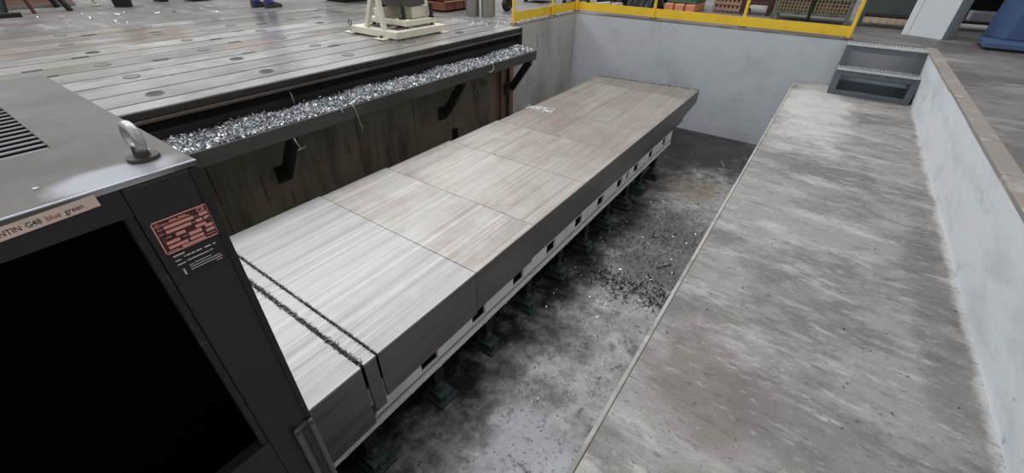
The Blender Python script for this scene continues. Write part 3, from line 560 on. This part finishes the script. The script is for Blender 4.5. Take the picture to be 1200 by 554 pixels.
B(-5.06, -4.52, 4.08, 4.42, .34, .42).build('cradle', 'machine_grey', fx, bevel=.006)
for (x, yy) in ((-4.60, 4.10), (-4.98, 4.10), (-4.60, 4.40), (-4.98, 4.40), (-4.48, 4.48)):
    s = MB().cyl((x, yy, .19), (x, yy, .36), .026, 12).build('jack_post', 'black_steel', fx); MB().cyl((x, yy, .19), (x, yy, .205), .045, 12).build('post_flange', 'black_steel', s)
B(-5.02, -4.9, 3.98, 4.5, .19, .30).build('gear_motor', 'cream', fx, bevel=.01); B(-4.66, -4.54, 4.2, 4.5, .19, .33).build('guide_block', 'cream', fx, bevel=.008)
MB().torus((-5.21, 3.72, .135), (1, 0, 0), (0, 0, 1), .03, .006, 20, 6).build('lifting_ring', 'black_steel', fx)
chips('fixture_swarf', 240, lambda: (-4.33 + random.gauss(0, .1), 3.72 + random.gauss(0, .07), .004 + random.uniform(0, .006)), .008, .022, 'chip_mid', 'grey chips on the clamping floor beside the cream stand', flat=True)
chips('plate_swarf', 500, lambda: (random.uniform(-5.2, -4.05), 5.62 + random.gauss(0, .25), .003 + random.uniform(0, .006)), .008, .024, 'chip', 'fine bright chips at the end of the clamping floor', flat=True)

# ------------------------------------------------------------------ things on the far left floor
def pipe(x, yy, r, h, lb): return tag(MB().pipe((x, yy, 0), (x, yy, h), r, r - .012, 32).build('steel_pipe', 'pipe_steel'), lb, 'pipe', 'upright steel pipes')
pipe(-5.12, 6.10, .115, .75, 'upright bright steel pipe beside the brown timber crate')
pipe(-4.86, 6.20, .115, .75, 'upright bright steel pipe towards the yellow guard rail')
ct = thing('timber_crate', 'reddish brown timber crate of stacked beams behind the fixture stand', 'crate', (-6.1, 6.6, 0))
for z in range(4):
    for q in range(3):
        B(-6.45, -5.70, 6.05 + q * .26, 6.05 + q * .26 + .24, .03 + z * .15, .03 + z * .15 + .13).build('timber_beam', 'crate_wood', ct, bevel=.008)
for q in (6.1, 6.7): B(-6.4, -5.75, q, q + .08, 0, .03).build('skid', 'dark_red', ct)
for z in range(3): B(-5.70, -5.68, 6.05, 6.81, .158 + z * .15, .172 + z * .15).build('batten', 'pale_wood', ct)
tag(B(-6.35, -6.0, 5.25, 5.75, 0, .16).build('machine_vice', 'black_steel', bevel=.02), 'low black steel block behind the cream stand', 'steel block')
wh = thing('castor_wheel', 'black rubber castor wheel with fork behind the steel pipes', 'wheel', (-5.05, 7.0, 0))
MB().cyl((-5.09, 7.0, .11), (-5.01, 7.0, .11), .11, 28).build('tyre', 'rubber', wh, bevel=.01); MB().cyl((-5.1, 7.0, .11), (-5.0, 7.0, .11), .05, 16).build('hub', 'pipe_steel', wh)
for x in (-5.115, -4.995): B(x, x + .012, 6.97, 7.03, .08, .28).build('fork_arm', 'black_metal', wh)
B(-5.15, -4.95, 6.9, 7.1, .28, .30).build('top_plate', 'black_metal', wh)
def tray(x, yy, w, d, h, lb, m_='pale_plastic'):
    t = thing('plastic_tray', lb, 'tray', (x, yy, 0), 'low trays beyond the guard rail'); B(x - w / 2, x + w / 2, yy - d / 2, yy + d / 2, .05, .07).build('tray_floor', m_, t)
    for a in ((x - w / 2, x - w / 2 + .02, yy - d / 2, yy + d / 2), (x + w / 2 - .02, x + w / 2, yy - d / 2, yy + d / 2), (x - w / 2, x + w / 2, yy - d / 2, yy - d / 2 + .02), (x - w / 2, x + w / 2, yy + d / 2 - .02, yy + d / 2)): B(*a, .05, h).build('tray_wall', m_, t, bevel=.004)
    for sx in (-1, 1):
        for sy in (-1, 1): B(x + sx * w * .4 - .03, x + sx * w * .4 + .03, yy + sy * d * .4 - .03, yy + sy * d * .4 + .03, 0, .05).build('foot', 'black_metal', t)
tray(-5.45, 8.75, .5, .6, .22, 'low white plastic tray on feet beyond the guard rail')
tray(-4.75, 9.1, .45, .5, .16, 'low pale beige tray on dark feet near the guard rail corner', 'pale_wood')

# trestle at the far left
ts = thing('steel_trestle', 'black steel trestle with splayed legs carrying boards at the far edge of the clamping floor', 'trestle', (-10.6, 1.7, 0))
for yy, dy_ in ((1.45, -.25), (2.05, .25)):
    for dx in (-.25, .25): MB().bar((-10.75 + dx * 1.4, yy + dy_ * .35, 0), (-10.75 + dx * .4, yy - dy_ * .6, .8), .06, .06).build('leg', 'black_metal', ts)
MB().bar((-10.75, 1.0, .82), (-10.75, 2.5, .82), .1, .08).build('top_beam', 'black_metal', ts)
tag(MB().bar((-10.2, .85, .031), (-10.1, 1.5, .031), .09, .06).build('steel_bar', 'black_metal', bevel=.008), 'black flat steel bar lying on the floor at the foot of the trestle', 'steel bar')
tag(MB().bar((-10.42, 1.70, 0), (-10.5, 1.55, 1.2), .045, .045).build('wooden_prop', 'dark_red', bevel=.004), 'thin dark red prop leaning beside the trestle', 'prop')
bo = thing('leaning_board', 'reddish grey sheet board leaning upright behind the trestle', 'board', (-11.3, 1.7, 0))
MB().add([(-11.2, .8, 0), (-11.2, 2.4, 0), (-11.5, 2.4, 1.2), (-11.5, .8, 1.2), (-11.23, .8, 0), (-11.23, 2.4, 0), (-11.53, 2.4, 1.2), (-11.53, .8, 1.2)], [(0, 1, 2, 3), (4, 7, 6, 5), (0, 4, 5, 1), (1, 5, 6, 2), (2, 6, 7, 3), (3, 7, 4, 0)]).build('sheet', 'red_board', bo)
MB().bar((-11.19, .8, .03), (-11.19, 2.4, .03), .04, .05).build('lower_edge', 'grey_board', bo)
tag(MB().tube([(-10.9, 2.62, .01), (-10.95, 2.55, .25), (-11.0, 2.5, .6)], .016, 8).build('steel_rod', 'wire'), 'pale thin rod standing on the floor beyond the trestle', 'rod')
tag(B(-10.95, -10.8, 2.56, 2.66, 0, .02).build('rod_foot_plate', 'wire', bevel=.004), 'small pale plate lying at the foot of the thin rod', 'plate')
bn = thing('black_bin', 'black round bin with rolled rim on the floor beyond the clamping floor', 'bin', (-10.45, 2.9, 0))
MB().cyl((-10.45, 2.88, 0), (-10.45, 2.88, .6), .13, 24, .17).build('bin_body', 'black_metal', bn); MB().torus((-10.45, 2.88, .6), (1, 0, 0), (0, 1, 0), .17, .012, 24, 8).build('bin_rim', 'black_metal', bn)
for (x, yy, sx, sy, h, lb) in ((-10.9, 3.62, .3, .16, .35, 'narrow black box standing on the floor beyond the clamping floor'), (-10.6, 4.15, .4, .35, .4, 'wide black box standing on the floor near the blue trousered person')):
    b_ = thing('black_box', lb, 'box', (x, yy, 0), 'black boxes beyond the clamping floor'); B(x - sx / 2, x + sx / 2, yy - sy / 2, yy + sy / 2, 0, h).build('box_body', 'black_metal', b_, bevel=.01); B(x - sx / 2 - .01, x + sx / 2 + .01, yy - sy / 2 - .01, yy + sy / 2 + .01, h, h + .03).build('box_lid', 'black_metal', b_, bevel=.006)
chips('floor_scraps', 24, lambda: (random.uniform(-9.9, -8.2), random.uniform(1.6, 4.0), random.uniform(.003, .01)), .03, .09, 'pale_plastic', 'white paper-like scraps scattered on the floor beyond the clamping floor', 'scraps', flat=True)
cbn = thing('black_cabinet', 'black low cabinet on the floor beyond the end of the clamping floor', 'cabinet', (-8.4, 6.1, 0))
B(-8.8, -8.1, 5.75, 6.6, .06, .7).build('body', 'black_metal', cbn, bevel=.01); B(-8.75, -8.15, 5.8, 6.55, 0, .06).build('plinth', 'rubber', cbn); B(-8.1, -8.085, 5.8, 6.15, .1, .66).build('door', 'black_steel', cbn); B(-8.1, -8.085, 6.2, 6.55, .1, .66).build('door', 'black_steel', cbn)

# ------------------------------------------------------------------ person
def skin(name, nodes, edges_, mtl, parent, root=0, sub=2):
    me = bpy.data.meshes.new(name); bm = bmesh.new(); lay = bm.verts.layers.skin.verify(); off = wpos(parent) if parent else Vector()
    vv = []
    for i, (p, r) in enumerate(nodes):
        v = bm.verts.new(Vector(p) - off); r = r if isinstance(r, tuple) else (r, r); v[lay].radius = r; v[lay].use_root = (i == root); vv.append(v)
    for a, b in edges_: bm.edges.new((vv[a], vv[b]))
    bm.to_mesh(me); bm.free(); me.materials.append(MATS[mtl])
    o = bpy.data.objects.new(name, me); COL.objects.link(o); o.modifiers.new('skin', 'SKIN').use_smooth_shade = True
    s = o.modifiers.new('sub', 'SUBSURF'); s.levels = sub; s.render_levels = sub
    if parent: o.parent = parent
    return o
px, py = -8.62, 4.42
pr = thing('person', 'person in blue work trousers and dark shoes standing beyond the clamping floor', 'person', (px, py, 0))
nd = []; ed = []
def nn(p, r): nd.append(((px + p[0], py + p[1], p[2]), r)); return len(nd) - 1
def ch(ids):
    for a, b in zip(ids, ids[1:]): ed.append((a, b))
pel = nn((0, 0, .95), (.15, .11)); sp1 = nn((0, .01, 1.12), (.135, .1)); che = nn((0, .02, 1.34), (.16, .115)); nk0 = nn((0, .02, 1.47), .065); nk = nn((0, .035, 1.53), .055); hd = nn((0, .05, 1.63), (.078, .095)); hd2 = nn((0, .05, 1.73), (.07, .085))
ch([pel, sp1, che, nk0, nk, hd, hd2])
ns = nn((0, .145, 1.645), .014); ed.append((hd, ns))
for sx in (-1, 1):
    hip = nn((sx * .1, 0, .88), .085); kn = nn((sx * .12, .01 + .04 * sx, .48), .056); an = nn((sx * .12, -.03 + .06 * sx, .09), .04); toe = nn((sx * .125, .14 + .06 * sx, .045), .036)
    ch([pel, hip, kn, an, toe])
    sh = nn((sx * .19, .01, 1.42), .06); el = nn((sx * .25, -.02, 1.13), .042); wr_ = nn((sx * .25, .10, .90), .028); pa = nn((sx * .25, .13, .83), (.018, .038))
    ch([che, sh, el, wr_, pa])
    for k, (fy, ln) in enumerate(((.03, .065), (.012, .075), (-.006, .07), (-.022, .055))):
        a = nn((sx * .25, .145 + fy, .785), .0085); b = nn((sx * .245, .15 + fy, .785 - ln * .55), .008); c_ = nn((sx * .235, .145 + fy, .785 - ln), .007); ch([pa, a, b, c_])
    t1 = nn((sx * .235, .175, .83), .010); t2 = nn((sx * .225, .19, .79), .009); ch([wr_, t1, t2])
    er = nn((sx * .085, .05, 1.64), .014); ed.append((hd, er))
skin('body', nd, ed, 'skin', pr)
def sub(name, pts, es, mtl): return skin(name, [((px + p[0], py + p[1], p[2]), r) for p, r in pts], es, mtl, pr)
sub('trousers', [((0, 0, 1.0), (.165, .125)), ((0, 0, .93), (.17, .13))] + [q for sx in (-1, 1) for q in (((sx * .1, 0, .84), .105), ((sx * .12, .01 + .04 * sx, .48), .08), ((sx * .12, -.03 + .06 * sx, .10), .072), ((sx * .12, -.025 + .06 * sx, .06), .074))], [(0, 1), (1, 2), (2, 3), (3, 4), (4, 5), (1, 6), (6, 7), (7, 8), (8, 9)], 'trouser_blue')
sub('jacket', [((0, 0, .92), (.18, .14)), ((0, .01, 1.12), (.16, .125)), ((0, .02, 1.34), (.185, .14)), ((0, .02, 1.47), .085)] + [q for sx in (-1, 1) for q in (((sx * .2, .01, 1.42), .075), ((sx * .255, -.02, 1.13), .06), ((sx * .25, .09, .93), .045))], [(0, 1), (1, 2), (2, 3), (2, 4), (4, 5), (5, 6), (2, 7), (7, 8), (8, 9)], 'jacket_blue')
sub('hair', [((0, .02, 1.70), (.085, .095)), ((0, .03, 1.76), (.07, .08))], [(0, 1)], 'hair')
for sx in (-1, 1):
    y0 = py - .03 + .06 * sx; x0 = px + sx * .12
    s = MB(); prof = [(-.07, 0), (.22, 0), (.235, .03), (.20, .06), (.10, .095), (.05, .13), (-.06, .13), (-.075, .05)]
    s.prism([(y0 + a, b) for a, b in prof], 'x', x0 - .045, x0 + .045); s.build('shoe', 'shoe', pr, bevel=.018)

# ------------------------------------------------------------------ things behind the guard rail
def heapmesh(name, x0, x1, y0, y1, h, mtl, lb, cat, seed, rough=.3):
    rnd = random.Random(seed); n = 14; v = []
    for j in range(n + 1):
        for i in range(n + 1):
            u, w = i / n, j / n; e = min(u, 1 - u, w, 1 - w) * 2
            v.append((x0 + (x1 - x0) * u + rnd.uniform(-.02, .02), y0 + (y1 - y0) * w + rnd.uniform(-.02, .02), 0 if e == 0 else h * min(1, e * 2.2) ** .5 * (1 - rough * rnd.random())))
    f = [(j * (n + 1) + i, j * (n + 1) + i + 1, (j + 1) * (n + 1) + i + 1, (j + 1) * (n + 1) + i) for j in range(n) for i in range(n)]
    mb_ = MB().add(v, f); b = [i for i in range(n + 1)] + [j * (n + 1) + n for j in range(1, n + 1)] + [n * (n + 1) + i for i in range(n - 1, -1, -1)] + [j * (n + 1) for j in range(n - 1, 0, -1)]
    mb_.f.append(tuple(reversed(b))); mb_.sm.append(False)
    o = mb_.build(name, mtl); return tag(o, lb, cat)
heapmesh('plastic_sheet_heap', -3.6, -2.92, 8.95, 9.7, .45, 'tarp_black', 'crumpled glossy black plastic sheeting behind the guard rail', 'sheeting', 3)
heapmesh('scrap_sack', -4.35, -3.65, 9.15, 9.8, .5, 'tarp_black', 'dark bulging sack behind the guard rail corner', 'sack', 5)
pb = thing('scrap_bundle', 'bundle of pale offcut sticks lying before the dark sack', 'offcuts', (-4.0, 9.0, 0))
for k in range(7):
    x = -4.25 + k * .09; MB().bar((x, 8.85, .02 + .03 * (k % 2)), (x + random.uniform(-.1, .25), 9.09, .03 + .03 * (k % 2)), .035, .025).build('offcut', 'pale_plastic' if k % 3 else 'pale_wood', pb)
gb = thing('green_box', 'green painted steel box standing on orange blocks', 'box', (-2.6, 9.5, 0))
B(-2.85, -2.3, 9.2, 9.9, .13, .75).build('box_body', 'tarp_green', gb, bevel=.012)
for zz in (.2, .4, .6): B(-2.86, -2.29, 9.19, 9.91, zz, zz + .03).build('rib', 'tarp_green', gb)
for k, (x0, lb) in enumerate(((-2.86, 'pale orange block under the green box, next to the plastic sheeting'), (-2.66, 'pale orange block under the middle of the green box'), (-2.46, 'pale orange block under the green box, next to the lattice crate'))): tag(B(x0, x0 + .17, 9.1, 9.85, 0, .125).build('orange_block', 'orange_block', bevel=.014), lb, 'block', 'orange blocks under the green box')
lc = thing('lattice_crate', 'pinkish lattice sided crate behind the guard rail', 'crate', (-1.85, 9.9, 0))
B(-2.08, -1.64, 9.74, 10.2, .02, .8).build('liner', 'crate_wood', lc)
for k in range(7): B(-2.10 + k * .073, -2.10 + k * .073 + .04, 9.715, 9.735, 0, .82).build('upright_slat', 'pink_lattice', lc)
for k in range(8): B(-2.10, -1.62, 9.70, 9.715, .02 + k * .1, .07 + k * .1).build('cross_slat', 'pink_lattice', lc)
rs = thing('red_stillage', 'dark red steel stillage with open base behind the guard rail', 'stillage', (-1.35, 9.9, 0))
for x in (-1.58, -1.16):
    for yy in (9.62, 10.2): B(x, x + .07, yy, yy + .07, 0, .9).build('post', 'dark_red', rs)
for z in range(5): B(-1.51, -1.16, 9.63, 9.65, .2 + z * .14, .32 + z * .14).build('side_board', 'dark_red', rs)
B(-1.51, -1.16, 9.65, 10.2, .16, .19).build('deck', 'dark_red', rs); B(-1.45, -1.2, 9.64, 9.66, .10, .15).build('label_rail', 'pale_plastic', rs)

def mesh_container(x0, x1, y0, lb, post, fill, wires=True, group=None, base=None):
    t = thing('mesh_container', lb, 'container', ((x0 + x1) / 2, y0 + .4, 0), group); yb = y0 + .8
    for x in (x0, (x0 + x1) / 2 - .025, x1 - .05):
        for yy in (y0, yb - .05):
            if x == (x0 + x1) / 2 - .025 and yy != y0: continue
            p = B(x, x + .05, yy, yy + .05, 0, .97).build('post', 'black_metal' if x not in (x0, x1 - .05) else post, t, bevel=.004)
    for z in (.10, .95): B(x0, x1, y0 + .002, y0 + .04, z, z + .05).build('rail', post, t); B(x0, x1, yb - .04, yb, z, z + .05).build('rail', post, t)
    B(x0 + .02, x1 - .02, y0 + .05, yb - .05, .12, .15).build('deck', post, t)
    B(x0 + .06, x1 - .06, y0 + .07, yb - .07, .15, .80).build('load', fill, t, label='stacked brown load behind the mesh')
    if wires:
        k = int((x1 - x0) / .05)
        for i in range(1, k): x = x0 + (x1 - x0) * i / k; B(x - .006, x + .006, y0 + .014, y0 + .026, .15, .95).build('wire', 'mesh_wire', t)
        for i in range(16): z = .18 + i * .05; B(x0, x1, y0 + .026, y0 + .036, z - .006, z + .006).build('wire', 'mesh_wire', t)
        B(x0, x1, y0 + .012, y0 + .04, .33, .36).build('middle_rail', post, t)
    return t
mesh_container(-1.02, .10, 9.20, 'olive wire mesh pallet container with brown load behind the guard rail', 'stillage_olive', 'mesh_fill')
gs = thing('sheet_stillage', 'grey sheet steel stillage with teal posts beside the white column', 'stillage', (.7, 9.6, 0))
for x in (.22, 1.28):
    for yy in (9.3, 10.0): B(x, x + .06, yy, yy + .06, 0, 1.0).build('post', 'teal_post', gs, bevel=.004)
B(.28, 1.28, 9.31, 9.33, .20, 1.0).build('front_sheet', 'stillage_grey', gs); B(.28, 1.28, 10.03, 10.05, .2, 1.0).build('rear_sheet', 'stillage_grey', gs); B(.28, 1.28, 9.33, 10.03, .14, .17).build('deck', 'dark_brown', gs)
for k in range(9): B(.30 + k * .108, .30 + k * .108 + .075, 9.315, 9.36, .06, .14).build('base_block', 'pale_wood', gs, bevel=.006)
wp = thing('white_column', 'white painted box column standing on the shop floor behind the steps', 'column', (1.0, 8.9, 0))
cc = [(.785, 8.80), (1.224, 8.575), (1.375, 8.87), (.936, 9.095)]
MB().prism(cc, 'z', 0, 3.2).build('column_body', 'white_panel', wp, bevel=.004)
MB().bar((.858, 8.7605, 0), (.858, 8.7605, 3.2), .004, .004).build('seam', 'panel_side', wp)
MB().add([(1.2245, 8.573, 0), (1.378, 8.870, 0), (1.378, 8.870, 3.2), (1.2245, 8.573, 3.2), (1.223, 8.575, 0), (1.374, 8.872, 0), (1.374, 8.872, 3.2), (1.223, 8.575, 3.2)], [(0, 1, 2, 3), (4, 7, 6, 5), (0, 4, 5, 1), (1, 5, 6, 2), (2, 6, 7, 3), (3, 7, 4, 0)]).build('side_panel', 'panel_side', wp)
dk = thing('dark_rack', 'dark brown shelving rack between the white column and the blue container', 'rack', (1.9, 10.1, 0))
for x in (1.42, 2.35): B(x, x + .05, 9.85, 9.9, 0, 1.6).build('post', 'dark_brown', dk); B(x, x + .05, 10.4, 10.45, 0, 1.6).build('post', 'dark_brown', dk)
for z in (.10, .6, 1.1): B(1.42, 2.4, 9.85, 10.45, z, z + .03).build('shelf', 'dark_brown', dk)
B(1.47, 2.35, 10.42, 10.44, .13, 1.6).build('back_sheet', 'dark_brown', dk)
tag(B(1.6, 2.2, 9.88, 10.2, .131, .26).build('grey_carton', 'panel_side', bevel=.01), 'pale grey flat carton on the lowest shelf of the dark rack', 'carton')
bc = thing('blue_container', 'blue steel skip container with ribbed sides on the shop floor', 'container', (2.6, 8.9, 0))
bp = [(1.575, 8.55), (1.56, 8.0), (3.6, 8.0), (3.72, 8.42), (3.72, 9.4), (1.95, 9.4)]
MB().prism(bp, 'z', .03, .09).build('base_skid', 'blue_paint', bc, bevel=.006)
MB().prism([(x + (.04 if x < 2.5 else -.04), yy + (.04 if yy < 9 else -.04)) for x, yy in bp], 'z', 0, .03).build('underframe', 'black_metal', bc)
def loft(lo, hi, z0, z1): n = len(lo); return MB().add([(x, yy, z0) for x, yy in lo] + [(x, yy, z1) for x, yy in hi], [tuple(range(n - 1, -1, -1)), tuple(range(n, 2 * n))] + [(i, (i + 1) % n, n + (i + 1) % n, n + i) for i in range(n)])
lo = [(1.61, 8.64), (1.79, 8.38), (3.55, 8.38), (3.66, 8.52), (3.66, 9.35), (2.02, 9.35)]
loft(lo, [(x + (.02 if x < 2.5 else .04), yy - (.04 if yy < 9 else -.06)) for x, yy in lo], .09, 1.3).build('bin_shell', 'blue_paint', bc, bevel=.01)
for x in (2.15, 2.6, 3.05, 3.45):
    MB().add([(x, 8.30, .09), (x + .1, 8.30, .09), (x + .1, 8.42, .09), (x, 8.42, .09), (x, 8.27, 1.3), (x + .1, 8.27, 1.3), (x + .1, 8.40, 1.3), (x, 8.40, 1.3)], [(0, 3, 2, 1), (4, 5, 6, 7), (0, 1, 5, 4), (1, 2, 6, 5), (2, 3, 7, 6), (3, 0, 4, 7)]).build('rib', 'blue_paint', bc, bevel=.004)
B(1.95, 2.5, 8.06, 8.27, .09, .10).build('fork_pocket', 'black_metal', bc)
